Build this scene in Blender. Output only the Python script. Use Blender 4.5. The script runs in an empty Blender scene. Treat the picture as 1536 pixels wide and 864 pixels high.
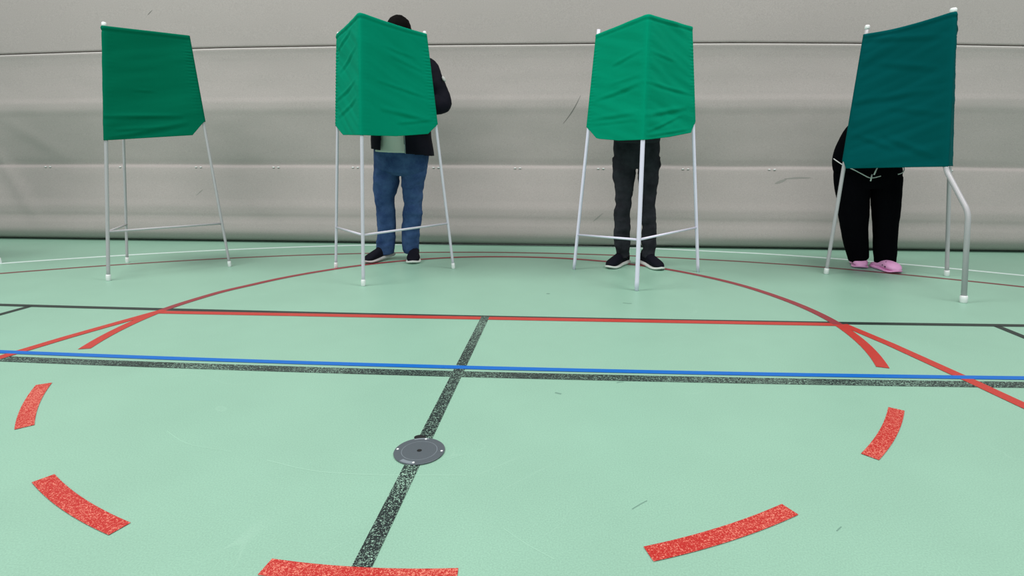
import bpy, bmesh, math, random
from mathutils import Vector, Matrix, noise
random.seed(7)
scene = bpy.context.scene
C = scene.collection
R = math.radians

# ------------------------------------------------------------ camera
def cam_axes(yaw, pitch, roll):
    f = Vector((math.sin(yaw)*math.cos(pitch), math.cos(yaw)*math.cos(pitch), -math.sin(pitch)))
    r0 = Vector((math.cos(yaw), -math.sin(yaw), 0)); u0 = r0.cross(f)
    return r0*math.cos(roll)+u0*math.sin(roll), -r0*math.sin(roll)+u0*math.cos(roll), f
cd = bpy.data.cameras.new('camera'); cam = bpy.data.objects.new('camera', cd); C.objects.link(cam)
r_, u_, f_ = cam_axes(-0.0633, 0.1713, 0.0037)
m = Matrix((r_, u_, -f_)).transposed().to_4x4(); m.translation = Vector((0.4311, -2.781, 0.8589))
cam.matrix_world = m
cd.sensor_width = 36; cd.lens = 835.82/1536*36; cd.shift_x = -40/1536; cd.shift_y = -60/1536
cd.clip_start = 0.05
scene.camera = cam

# ------------------------------------------------------------ light
w = bpy.data.worlds.new('hall_light'); scene.world = w; w.use_nodes = True
w.node_tree.nodes['Background'].inputs[0].default_value = (0.90, 0.96, 1.0, 1)
w.node_tree.nodes['Background'].inputs[1].default_value = 0.38
def area(name, loc, sx, sy, power, rot=(0, 0, 0), col=(1, 0.985, 0.96)):
    l = bpy.data.lights.new(name, 'AREA'); l.shape = 'RECTANGLE'; l.size = sx; l.size_y = sy; l.energy = power; l.color = col
    o = bpy.data.objects.new(name, l); o.location = loc; o.rotation_euler = rot; C.objects.link(o)
area('ceiling_lamps_left', (-3.3, -0.8, 6.2), 3.4, 1.8, 385)
area('ceiling_lamps_right', (3.5, -0.8, 6.2), 3.4, 1.8, 345)
area('front_fill_light', (-1.5, -8.0, 5.4), 7.0, 2.4, 400, (R(45), 0, 0))  # added fill light to brighten the camera-facing booth cloth and curtain
scene.view_settings.view_transform = 'Standard'
scene.view_settings.look = 'None'
scene.view_settings.exposure = -0.42
scene.view_settings.gamma = 1.0
scene.view_settings.use_curve_mapping = False

# ------------------------------------------------------------ materials
def lin(c):
    return tuple(((v/255)/12.92 if v/255 <= 0.04045 else ((v/255+0.055)/1.055)**2.4) for v in c)+(1,)
def new_mat(name):
    m = bpy.data.materials.new(name); m.use_nodes = True
    nt = m.node_tree; b = nt.nodes['Principled BSDF']
    return m, nt, b
def N(nt, t, **kw):
    n = nt.nodes.new(t)
    for k, v in kw.items():
        if k in n.inputs.keys(): n.inputs[k].default_value = v
        else: setattr(n, k, v)
    return n
def L(nt, a, b): nt.links.new(a, b)
def coords(nt, scale=(1, 1, 1)):
    tc = N(nt, 'ShaderNodeTexCoord'); mp = N(nt, 'ShaderNodeMapping'); mp.inputs['Scale'].default_value = scale
    L(nt, tc.outputs['Object'], mp.inputs['Vector']); return mp.outputs['Vector']
def grain_mat(name, rgb, rough=0.8, grain=0.06, gscale=300, big=0.04, bscale=3, bump=0.0, bumpscale=500, sheen=0.0, spec=0.5, stretch=(1, 1, 1)):
    m, nt, b = new_mat(name); v = coords(nt, stretch)
    n1 = N(nt, 'ShaderNodeTexNoise', Scale=gscale, Detail=2.0); L(nt, v, n1.inputs['Vector'])
    n2 = N(nt, 'ShaderNodeTexNoise', Scale=bscale, Detail=4.0); L(nt, v, n2.inputs['Vector'])
    m1 = N(nt, 'ShaderNodeMath', operation='MULTIPLY_ADD'); L(nt, n1.outputs[0], m1.inputs[0]); m1.inputs[1].default_value = 2*grain; m1.inputs[2].default_value = 1-grain
    m2 = N(nt, 'ShaderNodeMath', operation='MULTIPLY_ADD'); L(nt, n2.outputs[0], m2.inputs[0]); m2.inputs[1].default_value = 2*big; m2.inputs[2].default_value = -big
    ad = N(nt, 'ShaderNodeMath', operation='ADD'); L(nt, m1.outputs[0], ad.inputs[0]); L(nt, m2.outputs[0], ad.inputs[1])
    vm = N(nt, 'ShaderNodeVectorMath', operation='SCALE'); vm.inputs[0].default_value = lin(rgb)[:3]; L(nt, ad.outputs[0], vm.inputs['Scale'])
    L(nt, vm.outputs[0], b.inputs['Base Color'])
    b.inputs['Roughness'].default_value = rough; b.inputs['Specular IOR Level'].default_value = spec
    if sheen: b.inputs['Sheen Weight'].default_value = sheen
    if bump:
        n3 = N(nt, 'ShaderNodeTexNoise', Scale=bumpscale, Detail=2.0); L(nt, v, n3.inputs['Vector'])
        bp = N(nt, 'ShaderNodeBump', Strength=bump, Distance=0.001); L(nt, n3.outputs[0], bp.inputs['Height']); L(nt, bp.outputs[0], b.inputs['Normal'])
    return m
def line_mat(name, rgb, under=(138, 172, 156), wear=0.55, spread=0.05, scale=320, rough=0.42):
    """painted line, worn through in small specks"""
    m, nt, b = new_mat(name); v = coords(nt)
    n1 = N(nt, 'ShaderNodeTexNoise', Scale=scale, Detail=3.0, Distortion=1.2); L(nt, v, n1.inputs['Vector'])
    n2 = N(nt, 'ShaderNodeTexNoise', Scale=2.3, Detail=2.0); L(nt, v, n2.inputs['Vector'])
    a = N(nt, 'ShaderNodeMath', operation='MULTIPLY_ADD'); L(nt, n2.outputs[0], a.inputs[0]); a.inputs[1].default_value = 0.22; L(nt, n1.outputs[0], a.inputs[2])
    mr = N(nt, 'ShaderNodeMapRange'); L(nt, a.outputs[0], mr.inputs[0]); mr.inputs[1].default_value = wear+0.11; mr.inputs[2].default_value = wear+0.11+spread
    mx = N(nt, 'ShaderNodeMix', data_type='RGBA'); L(nt, mr.outputs[0], mx.inputs[0]); mx.inputs[6].default_value = lin(rgb); mx.inputs[7].default_value = lin(under)
    L(nt, mx.outputs[2], b.inputs['Base Color']); b.inputs['Roughness'].default_value = rough; b.inputs['Specular IOR Level'].default_value = 0.4
    return m
M = {}
# floor: mint green sports flooring with faint mottling, fine grain and pale hairline scuffs
m, nt, b = new_mat('mint_sports_floor'); v = coords(nt)
n1 = N(nt, 'ShaderNodeTexNoise', Scale=260.0, Detail=3.0); L(nt, v, n1.inputs['Vector'])
n2 = N(nt, 'ShaderNodeTexNoise', Scale=2.2, Detail=5.0, Roughness=0.6); L(nt, v, n2.inputs['Vector'])
ra = N(nt, 'ShaderNodeMapRange'); L(nt, n1.outputs[0], ra.inputs[0]); ra.inputs[1].default_value = 0.3; ra.inputs[2].default_value = 0.7; ra.inputs[3].default_value = 0.90; ra.inputs[4].default_value = 1.09
rb = N(nt, 'ShaderNodeMapRange'); L(nt, n2.outputs[0], rb.inputs[0]); rb.inputs[1].default_value = 0.3; rb.inputs[2].default_value = 0.7; rb.inputs[3].default_value = 0.965; rb.inputs[4].default_value = 1.035
mu = N(nt, 'ShaderNodeMath', operation='MULTIPLY'); L(nt, ra.outputs[0], mu.inputs[0]); L(nt, rb.outputs[0], mu.inputs[1])
sv = N(nt, 'ShaderNodeVectorMath', operation='SCALE'); sv.inputs[0].default_value = lin((146, 188, 167))[:3]; L(nt, mu.outputs[0], sv.inputs['Scale'])
wv = N(nt, 'ShaderNodeTexNoise', Scale=1.3, Detail=1.0, Distortion=2.5); L(nt, v, wv.inputs['Vector'])
ab = N(nt, 'ShaderNodeMath', operation='SUBTRACT'); L(nt, wv.outputs[0], ab.inputs[0]); ab.inputs[1].default_value = 0.5
ab2 = N(nt, 'ShaderNodeMath', operation='ABSOLUTE'); L(nt, ab.outputs[0], ab2.inputs[0])
sc = N(nt, 'ShaderNodeMapRange'); L(nt, ab2.outputs[0], sc.inputs[0]); sc.inputs[1].default_value = 0.0; sc.inputs[2].default_value = 0.004; sc.inputs[3].default_value = 0.22; sc.inputs[4].default_value = 0.0
msk = N(nt, 'ShaderNodeTexNoise', Scale=3.1, Detail=2.0); L(nt, v, msk.inputs['Vector'])
mk = N(nt, 'ShaderNodeMapRange'); L(nt, msk.outputs[0], mk.inputs[0]); mk.inputs[1].default_value = 0.52; mk.inputs[2].default_value = 0.62
mm = N(nt, 'ShaderNodeMath', operation='MULTIPLY'); L(nt, sc.outputs[0], mm.inputs[0]); L(nt, mk.outputs[0], mm.inputs[1])
mx = N(nt, 'ShaderNodeMix', data_type='RGBA'); L(nt, mm.outputs[0], mx.inputs[0]); L(nt, sv.outputs[0], mx.inputs[6]); mx.inputs[7].default_value = lin((172, 210, 190))
L(nt, mx.outputs[2], b.inputs['Base Color']); b.inputs['Roughness'].default_value = 0.40; b.inputs['Specular IOR Level'].default_value = 0.35
bp = N(nt, 'ShaderNodeBump', Strength=0.25, Distance=0.0006); L(nt, n1.outputs[0], bp.inputs['Height']); L(nt, bp.outputs[0], b.inputs['Normal'])
M['floor'] = m
M['black_line'] = line_mat('worn_black_paint', (26, 36, 38), under=(158, 196, 176), wear=0.562, spread=0.04, scale=260)
M['black_line_far'] = line_mat('black_paint', (40, 50, 47), wear=0.68, spread=0.1)
M['red_line'] = line_mat('worn_red_paint', (184, 36, 32), under=(226, 132, 114), wear=0.535, spread=0.05, scale=260)
M['red_plain'] = line_mat('red_paint', (188, 56, 48), under=(200, 92, 82), wear=0.6)
M['maroon'] = line_mat('maroon_paint', (146, 52, 60), under=(150, 90, 90), wear=0.62)
M['maroon_dull'] = line_mat('dull_maroon_paint', (118, 60, 60), under=(130, 100, 96), wear=0.62)
M['blue_line'] = line_mat('blue_paint', (0, 104, 196), under=(20, 118, 196), wear=0.68)
M['white_line'] = line_mat('white_paint', (226, 244, 240), under=(200, 230, 220), wear=0.6)
M['curtain'] = grain_mat('grey_divider_cloth', (172, 166, 163), rough=0.9, grain=0.22, gscale=150, big=0.025, bscale=2.5, bump=0.35, bumpscale=260, spec=0.15)
M['hem_highlight'] = grain_mat('painted_hem_highlight', (222, 220, 216), rough=0.7)
M['scuff'] = grain_mat('dark_rubber_scuff', (112, 112, 108), rough=0.8)
M['scuff_soft'] = grain_mat('faint_scuff', (146, 146, 141), rough=0.9)
M['floor_scuff'] = grain_mat('floor_scuff_dark', (112, 150, 134), rough=0.5)
M['floor_scratch'] = grain_mat('floor_scratch_pale', (160, 203, 181), rough=0.5)
M['white_plastic'] = grain_mat('white_plastic', (236, 240, 240), rough=0.4, grain=0.01)
M['steel_grey'] = grain_mat('brushed_dark_steel', (98, 106, 114), rough=0.42, grain=0.06, gscale=400)
M['steel_grey'].node_tree.nodes['Principled BSDF'].inputs['Metallic'].default_value = 0.35
M['steel_edge'] = grain_mat('worn_steel_edge', (128, 138, 146), rough=0.45, grain=0.08)
M['hole_black'] = grain_mat('black_hole', (8, 10, 12), rough=0.8)
M['tube_grey'] = grain_mat('grey_lacquered_tube', (182, 180, 184), rough=0.4, grain=0.05, gscale=120)
M['tube_light'] = grain_mat('light_grey_lacquered_tube', (208, 206, 218), rough=0.4, grain=0.04, gscale=120)
M['tube_white'] = grain_mat('white_lacquered_tube', (236, 232, 252), rough=0.35, grain=0.02, gscale=120)
def cloth(name, rgb):
    m = grain_mat(name, rgb, rough=0.85, grain=0.07, gscale=420, big=0.05, bscale=5, bump=0.3, bumpscale=700, spec=0.04)
    nt = m.node_tree; b = nt.nodes['Principled BSDF']; out = nt.nodes['Material Output']
    tr = N(nt, 'ShaderNodeBsdfTranslucent'); tr.inputs[0].default_value = lin(rgb)
    ms = N(nt, 'ShaderNodeMixShader'); ms.inputs[0].default_value = 0.12
    L(nt, b.outputs[0], ms.inputs[1]); L(nt, tr.outputs[0], ms.inputs[2]); L(nt, ms.outputs[0], out.inputs[0])
    return m
M['green1'] = cloth('deep_green_cloth', (0, 112, 84))
M['green2'] = cloth('emerald_cloth', (0, 146, 114))
M['green3'] = cloth('bright_emerald_cloth', (0, 156, 120))
M['green4'] = cloth('dark_teal_cloth', (0, 90, 92))
def denim(name, rgb, light):
    m, nt, b = new_mat(name); v = coords(nt)
    n1 = N(nt, 'ShaderNodeTexNoise', Scale=9.0, Detail=5.0, Roughness=0.65); L(nt, v, n1.inputs['Vector'])
    n2 = N(nt, 'ShaderNodeTexNoise', Scale=380.0, Detail=2.0); L(nt, v, n2.inputs['Vector'])
    ad = N(nt, 'ShaderNodeMath', operation='MULTIPLY_ADD'); L(nt, n2.outputs[0], ad.inputs[0]); ad.inputs[1].default_value = 0.35; L(nt, n1.outputs[0], ad.inputs[2])
    mr = N(nt, 'ShaderNodeMapRange'); L(nt, ad.outputs[0], mr.inputs[0]); mr.inputs[1].default_value = 0.40; mr.inputs[2].default_value = 1.15
    mx = N(nt, 'ShaderNodeMix', data_type='RGBA'); L(nt, mr.outputs[0], mx.inputs[0]); mx.inputs[6].default_value = lin(rgb); mx.inputs[7].default_value = lin(light)
    L(nt, mx.outputs[2], b.inputs['Base Color']); b.inputs['Roughness'].default_value = 0.9; b.inputs['Specular IOR Level'].default_value = 0.15
    return m
M['jeans'] = denim('blue_denim', (28, 50, 94), (82, 112, 156))
M['black_denim'] = denim('washed_black_denim', (22, 22, 28), (66, 66, 74))
M['black_cloth'] = grain_mat('black_jersey', (8, 8, 12), rough=0.95, grain=0.1, spec=0.03)
M['navy_jacket'] = grain_mat('black_navy_jacket', (20, 20, 30), rough=0.7, grain=0.08, big=0.2, bscale=10, spec=0.08)
M['sweater'] = grain_mat('charcoal_sweater', (34, 35, 44), rough=0.9, grain=0.1)
M['shirt'] = grain_mat('pale_grey_green_shirt', (196, 204, 194), rough=0.9, grain=0.04)
M['skin'] = grain_mat('skin', (190, 142, 116), rough=0.55, grain=0.02)
M['hair'] = grain_mat('black_hair', (14, 12, 12), rough=0.8, spec=0.05, grain=0.4, gscale=90, stretch=(1, 1, 0.2), bump=0.5, bumpscale=200)
M['shoe_black'] = grain_mat('black_knit_shoe', (20, 20, 30), spec=0.1, rough=0.8, grain=0.2, gscale=500)
M['sole_white'] = grain_mat('white_foam_sole', (228, 230, 226), rough=0.6)
M['sole_grey'] = grain_mat('grey_foam_sole', (196, 196, 194), rough=0.6)
M['clog_pink'] = grain_mat('pink_foam_clog', (242, 174, 224), rough=0.5, grain=0.02)
M['piping'] = grain_mat('pale_cord', (218, 218, 218), rough=0.7)
M['eye'] = grain_mat('eye_white', (225, 225, 220), rough=0.3)

# ------------------------------------------------------------ helpers
def obj(name, bm, mat, parent=None, smooth=True, recalc=True):
    if recalc: bmesh.ops.recalc_face_normals(bm, faces=bm.faces)
    me = bpy.data.meshes.new(name); bm.to_mesh(me); bm.free()
    if smooth:
        for p in me.polygons: p.use_smooth = True
    for q in (mat if isinstance(mat, (list, tuple)) else [mat]): me.materials.append(q)
    o = bpy.data.objects.new(name, me); C.objects.link(o)
    if parent is not None:
        o.parent = parent; o.matrix_parent_inverse = Matrix.Translation(-root_loc(parent))
    return o
def root_loc(o):
    t = Vector((0, 0, 0))
    while o is not None:
        t += Vector(o.location)
        if o.parent is not None and o.matrix_parent_inverse != Matrix.Identity(4): t += o.matrix_parent_inverse.translation
        o = o.parent
    return t
def thing(name, label, cat, loc=(0, 0, 0), group=None):
    o = bpy.data.objects.new(name, None); o.empty_display_size = 0.1; C.objects.link(o); o.location = loc
    o['label'] = label; o['category'] = cat
    if group: o['group'] = group
    return o
def struct(o): o['kind'] = 'structure'; return o
def interp(tab, x):
    if x <= tab[0][0]: return tab[0][1]
    for (a, va), (b_, vb) in zip(tab, tab[1:]):
        if x <= b_:
            t = (x-a)/(b_-a); return va+(vb-va)*t
    return tab[-1][1]
def sinterp(tab, x):
    if x <= tab[0][0]: return tab[0][1]
    for (a, va), (b_, vb) in zip(tab, tab[1:]):
        if x <= b_:
            t = (x-a)/(b_-a); t = t*t*(3-2*t); return va+(vb-va)*t
    return tab[-1][1]
def catmull(pts, step):
    """pts: tuples of equal length (x,y,z,...) -> densified smooth list"""
    out = []; n = len(pts)
    for i in range(n-1):
        p0 = pts[max(i-1, 0)]; p1 = pts[i]; p2 = pts[i+1]; p3 = pts[min(i+2, n-1)]
        d = math.dist(p1[:3], p2[:3]); k = max(1, int(round(d/step)))
        for j in range(k):
            t = j/k
            out.append(tuple(0.5*((2*b_)+(-a+c)*t+(2*a-5*b_+4*c-d_)*t*t+(-a+3*b_-3*c+d_)*t**3) for a, b_, c, d_ in zip(p0, p1, p2, p3)))
    out.append(tuple(pts[-1])); return out
def tube(bm, pts, rad, seg=12, caps=True, side=None, fn=None):
    """closed tube through pts; rad: float, list of floats or list of (r_side, r_other); fn(co,normal)->displacement"""
    P = [Vector(p[:3]) for p in pts]; n = len(P); rings = []
    prev = None
    for i in range(n):
        t = (P[min(i+1, n-1)]-P[max(i-1, 0)]).normalized()
        if side is not None: s = (Vector(side)-t*t.dot(Vector(side))).normalized()
        elif prev is None:
            s = t.orthogonal().normalized()
        else: s = (prev-t*t.dot(prev)).normalized()
        prev = s; o_ = t.cross(s)
        r = rad if isinstance(rad, (int, float)) else rad[i]
        ra, rb = (r, r) if isinstance(r, (int, float)) else r
        ring = []
        for k in range(seg):
            a = 2*math.pi*k/seg; d = s*math.cos(a)*ra+o_*math.sin(a)*rb
            co = P[i]+d
            if fn: co = co+d.normalized()*fn(co, d.normalized())
            ring.append(bm.verts.new(co))
        rings.append(ring)
    for a, b_ in zip(rings, rings[1:]):
        for k in range(seg): bm.faces.new((a[k], a[(k+1) % seg], b_[(k+1) % seg], b_[k]))
    if caps: bm.faces.new(rings[0]); bm.faces.new(rings[-1])
    return rings
def cyl(bm, c, r, h, seg=24, axis=(0, 0, 1), r2=None):
    a = Vector(axis).normalized(); c = Vector(c)
    tube(bm, [c, c+a*h*0.5, c+a*h], [r, (r+(r2 or r))/2, r2 or r], seg)
def ell(bm, c, rad, rot=None, u=20, v=14):
    ret = bmesh.ops.create_uvsphere(bm, u_segments=u, v_segments=v, radius=1.0)
    mt = Matrix.Translation(c) @ (rot.to_4x4() if rot else Matrix.Identity(4)) @ Matrix.Diagonal((*rad, 1))
    bmesh.ops.transform(bm, matrix=mt, verts=ret['verts'])
def voxel(o, size=0.007, smooth_it=4):
    md = o.modifiers.new('merge', 'REMESH'); md.mode = 'VOXEL'; md.voxel_size = size; md.use_smooth_shade = True
    if smooth_it:
        sm = o.modifiers.new('soften', 'SMOOTH'); sm.iterations = smooth_it; sm.factor = 0.5
def ribbon(pts, width, z, closed_ends=True):
    bm = bmesh.new(); L1 = []; L2 = []; n = len(pts)
    wf = width if callable(width) else (lambda i: (width/2, width/2))
    for i in range(n):
        a = Vector(pts[max(i-1, 0)]); b_ = Vector(pts[min(i+1, n-1)]); t = (b_-a).normalized(); nn = Vector((-t.y, t.x))
        p = Vector(pts[i]); wa, wb = wf(i)
        L1.append(bm.verts.new((*(p+nn*wa), z))); L2.append(bm.verts.new((*(p-nn*wb), z)))
    for i in range(n-1): bm.faces.new((L2[i], L2[i+1], L1[i+1], L1[i]))
    bmesh.ops.recalc_face_normals(bm, faces=bm.faces)
    if sum(f.normal.z for f in bm.faces) < 0: bmesh.ops.reverse_faces(bm, faces=bm.faces)
    return bm

# ------------------------------------------------------------ floor
bm = bmesh.new()
bmesh.ops.create_grid(bm, x_segments=2, y_segments=2, size=1)
bmesh.ops.transform(bm, matrix=Matrix.Translation((0, -3, 0)) @ Matrix.Diagonal((11, 8.5, 1, 1)), verts=bm.verts)
floor = struct(obj('floor', bm, M['floor'], smooth=False))
def line(name, pts, width, mat, layer):
    o = obj(name, ribbon(pts, width, 0.0003+0.00025*layer), M[mat], floor, smooth=False, recalc=False); return o
def quad(c, x0, x1, n=60): return [(x0+(x1-x0)*i/n, c[0]*(x0+(x1-x0)*i/n)**2+c[1]*(x0+(x1-x0)*i/n)+c[2]) for i in range(n+1)]
def clampq(c, lo, hi, x0, x1, n=120):
    out = []
    for i in range(n+1):
        x = x0+(x1-x0)*i/n; xc = min(max(x, lo), hi); y = c[0]*xc*xc+c[1]*xc+c[2]+(2*c[0]*xc+c[1])*(x-xc); out.append((x, y))
    return out
# basketball: far half of the free-throw circle, the dashes of its near half, the key lines, the three-point arc
CK = [(-21, 1.778), (0, 1.775), (25, 1.753), (45, 1.740), (70, 1.728), (90, 1.725), (110, 1.745), (140, 1.744), (158, 1.757), (168, 1.782), (180, 1.795), (201, 1.797)]
def arc(r, a0, a1, n=80, cy=0.0):
    return [((r(a) if callable(r) else r)*math.cos(R(a)), cy+(r(a) if callable(r) else r)*math.sin(R(a))) for a in [a0+(a1-a0)*i/n for i in range(n+1)]]
cr = lambda a: sinterp(CK, a)
line('maroon_circle_arc', arc(cr, 0.8, 179.5, 160), 0.05, 'maroon', 6)
line('red_circle_arc', arc(cr, -18.1, 0.8, 24), 0.048, 'red_plain', 6)
line('red_circle_arc', arc(cr, 179.5, 199.0, 24), 0.048, 'red_plain', 6)
for a0, a1 in ((-148.2, -135.4), (-122.4, -109.5), (-96.5, -83.5), (-70.4, -57.4), (-44.25, -31.3)):
    line('red_dash', arc(1.796, a0, a1, 16), 0.047, 'red_line', 6)
line('red_free_throw_line', clampq((0.00043, 0.01408, 0.00032), -1.8, 1.8, -1.80, 1.785, 40), 0.050, 'red_plain', 4.6)
line('red_key_line', [(-1.795, 0.0), (-1.867, -0.274), (-1.911, -0.448), (-1.96, -0.707), (-2.06, -1.2), (-2.22, -2.0), (-2.5, -3.4), (-2.98, -5.8)], 0.05, 'red_plain', 6.4)
line('red_key_line', [(1.80, 0.03), (1.875, -0.26), (1.954, -0.662), (1.991, -0.876), (2.07, -1.25), (2.24, -2.0), (2.53, -3.4), (3.02, -5.8)], 0.05, 'red_plain', 6.4)
TH = [(-3.6, 0.006), (-2.6, 0), (-2.0, -0.004), (-1.5, -0.014), (-0.3, -0.014), (0.2, -0.020), (1.4, -0.016), (1.9, 0), (2.2, 0.014), (2.9, 0.004), (3.4, 0.008)]
line('maroon_three_point_arc', arc(lambda a: 6.198+sinterp(TH, 6.198*math.cos(R(a))), 30, 150, 200, -4.2594), 0.045, 'maroon_dull', 1)
line('white_arc', arc(lambda a: 6.954+sinterp([(-0.8, 0.006), (0.2, -0.022), (1.5, -0.018), (2.2, 0.015), (3.0, 0.014), (3.6, 0)], 6.954*math.cos(R(a))), 33, 147, 200, -4.6074), 0.05, 'white_line', 1)
# badminton: back boundary, long service line, centre line, side lines
line('black_back_boundary', clampq((0.00508, 0.00659, 0.0255), -2.8, 2.8, -7, 7), 0.042, 'black_line_far', 4)
line('black_service_line', clampq((0.00871, 0.00587, -0.74175), -2.1, 2.3, -7, 7), 0.056, 'black_line', 4)
line('blue_line', clampq((0.00889, 0.00373, -0.67436), -2.2, 2.3, -7, 7), 0.034, 'blue_line', 7.5)
line('black_centre_line', [(-0.02633-0.013945*y, y) for y in [0.03-0.05*i for i in range(80)]], 0.043, 'black_line', 5)
line('black_side_line', [(-2.582, 0.028), (-2.587, -0.128), (-2.61, -1.5), (-2.66, -3.5), (-2.75, -6.0)], 0.04, 'black_line_far', 4)
line('black_side_line', [(2.567, 0.06), (2.57, -0.109), (2.58, -1.5), (2.6, -3.5), (2.63, -6.0)], 0.04, 'black_line_far', 4)
for pts, wd in (([(0.372, -0.884), (0.395, -0.894)], 0.010), ([(0.601, -0.781), (0.615, -0.772), (0.629, -0.770)], 0.006), ([(0.583, -1.538), (0.605, -1.517), (0.624, -1.501)], 0.003),
                ([(1.045, -1.586), (1.055, -1.577), (1.064, -1.569)], 0.003), ([(0.72, 0.36), (0.75, 0.35), (0.77, 0.35)], 0.012), ([(0.27, 0.54), (0.29, 0.535)], 0.02)):
    line('scuff', catmull([(*q, 0) for q in pts], 0.01) and [q[:2] for q in catmull([(*q, 0) for q in pts], 0.01)], wd, 'floor_scuff', 0)
for pts, wd in (([(-0.423, -1.388), (-0.268, -1.430), (-0.101, -1.438), (0.151, -1.424)], 0.0028), ([(0.06, -1.37), (0.09, -1.345), (0.12, -1.325)], 0.002),
                ([(0.28, -1.63), (0.34, -1.68), (0.40, -1.72)], 0.002), ([(-0.82, -1.25), (-0.7, -1.32), (-0.55, -1.35)], 0.002)):
    line('scratch', [q[:2] for q in catmull([(*q, 0) for q in pts], 0.02)], wd, 'floor_scratch', 0)

# ------------------------------------------------------------ divider curtain (the back wall)
def wall_y(x): return 2.3555+0.0038*x
HEM = [(-7, 1.66), (-4.96, 1.718), (-3.94, 1.744), (-2.75, 1.768), (-1.76, 1.776), (-0.54, 1.779), (0.4, 1.779), (1.79, 1.776), (2.68, 1.767), (3.64, 1.748), (4.19, 1.733), (7, 1.66)]
PROF = [(0.0, 0.0), (0.012, 0.040), (0.035, 0.088), (0.06, 0.116), (0.09, 0.134), (0.125, 0.141), (0.18, 0.136), (0.225, 0.127), (0.255, 0.124), (0.285, 0.126), (0.33, 0.124), (0.42, 0.102), (0.55, 0.074),
        (0.680, 0.050), (0.715, 0.040), (0.732, 0.020), (0.748, 0.022), (0.80, 0.032), (1.00, 0.056), (1.18, 0.079), (1.255, 0.090), (1.30, 0.088), (1.36, 0.074), (1.50, 0.056), (1.70, 0.048)]
def hinterp(tab, x):
    """smooth curve through the knots (monotone slopes)"""
    n = len(tab)
    if x <= tab[0][0]: return tab[0][1]
    if x >= tab[-1][0]: return tab[-1][1]
    k = 0
    while tab[k+1][0] < x: k += 1
    def sl(i):
        if i <= 0 or i >= n-1: return 0.0
        d0 = (tab[i][1]-tab[i-1][1])/(tab[i][0]-tab[i-1][0]); d1 = (tab[i+1][1]-tab[i][1])/(tab[i+1][0]-tab[i][0])
        return 0.0 if d0*d1 <= 0 else 2*d0*d1/(d0+d1)
    h = tab[k+1][0]-tab[k][0]; t = (x-tab[k][0])/h; m0 = sl(k)*h; m1 = sl(k+1)*h
    return (2*t**3-3*t*t+1)*tab[k][1]+(t**3-2*t*t+t)*m0+(-2*t**3+3*t*t)*tab[k+1][1]+(t**3-t*t)*m1
LIP = [(-0.12, 0.048), (-0.05, 0.053), (-0.013, 0.060), (-0.008, 0.058), (-0.001, 0.045), (0.002, 0.014), (0.009, 0.014), (0.012, 0.042), (0.016, 0.047), (0.08, 0.048)]
def depth(x, z):
    """how far the cloth stands out towards the hall"""
    zh = interp(HEM, x); k = 1-0.024*max(0, min(1, (-x-1)/4))
    wob = noise.noise(Vector((x*0.55, z*1.3, 3.1)))*0.016*min(1, z/0.25)
    fine = noise.noise(Vector((x*4.0, z*7, 9.7)))*0.003*min(1, z/0.1)
    dz = (z-zh)
    if dz > 0.08: d = 0.048+0.02*min(1.0, dz-0.08)
    elif dz > -0.11: d = interp(LIP, dz)
    else:
        zz = z/k+noise.noise(Vector((x*1.2, 0.3, z*0.5)))*0.008*min(1, z/0.3)
        d = hinterp(PROF, min(max(zz, 0), 1.70)) if z > 0.02 else interp(PROF, max(z, 0))
    if x < -3.9:   # slanting drag folds at the left
        for (xa, za, xb, zb, am) in ((-5.3, 1.05, -4.62, 0.12, 0.020), (-5.0, 1.15, -4.3, 0.74, 0.008)):
            t = min(1, max(0, (x-xa)/(xb-xa))); zc = za+(zb-za)*t; d += am*math.exp(-((z-zc)/0.07)**2)*math.sin(math.pi*min(1, max(0, t)))
    return d+wob+fine
zs = [0, 0.005, 0.012, 0.022, 0.035, 0.05, 0.07, 0.09, 0.11, 0.13]
z = 0.15
while z < 1.62: zs.append(z); z += 0.0095
rel = [-0.12, -0.10, -0.08, -0.06, -0.045, -0.03, -0.02, -0.012, -0.009, -0.006, -0.004, -0.002, -0.0005, 0.001, 0.0025, 0.004, 0.006, 0.008, 0.010, 0.012, 0.018, 0.03, 0.06, 0.12, 0.25, 0.45]
top = [2.4, 2.9, 3.6, 4.6, 6.0]
bm = bmesh.new(); cols = []
x = -10.5
while x <= 10.5:
    zh = interp(HEM, x); col = []
    for z in zs:
        zz = z*(zh-0.12)/1.655 if z > 0.13 else z
        if zz < zh-0.125: col.append(zz)
    col = col[:164]
    col += [zh+r for r in rel]+top
    cols.append((x, col)); x += 0.06
nmin = min(len(c) for _, c in cols); grid = []
for x, c in cols:
    while len(c) > nmin: c.pop(12)
    grid.append([bm.verts.new((x, wall_y(x)-depth(x, z), z)) for z in c])
for a, b_ in zip(grid, grid[1:]):
    for k in range(nmin-1): bm.faces.new((a[k], b_[k], b_[k+1], a[k+1]))
wall = struct(obj('wall_back', bm, M['curtain'], recalc=False))
sd = wall.modifiers.new('thickness', 'SOLIDIFY'); sd.thickness = 0.004; sd.offset = -1
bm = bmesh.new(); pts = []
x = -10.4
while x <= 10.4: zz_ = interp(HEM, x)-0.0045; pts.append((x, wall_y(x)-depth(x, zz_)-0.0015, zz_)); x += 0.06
tube(bm, pts, 0.0042, 8); o = obj('hem_highlight', bm, M['hem_highlight'], wall)  # added pale tube, paints the highlight on the lip under the hem
def surf(x, z, out=0.001): return Vector((x, wall_y(x)-depth(x, z)-out, z))
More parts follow.
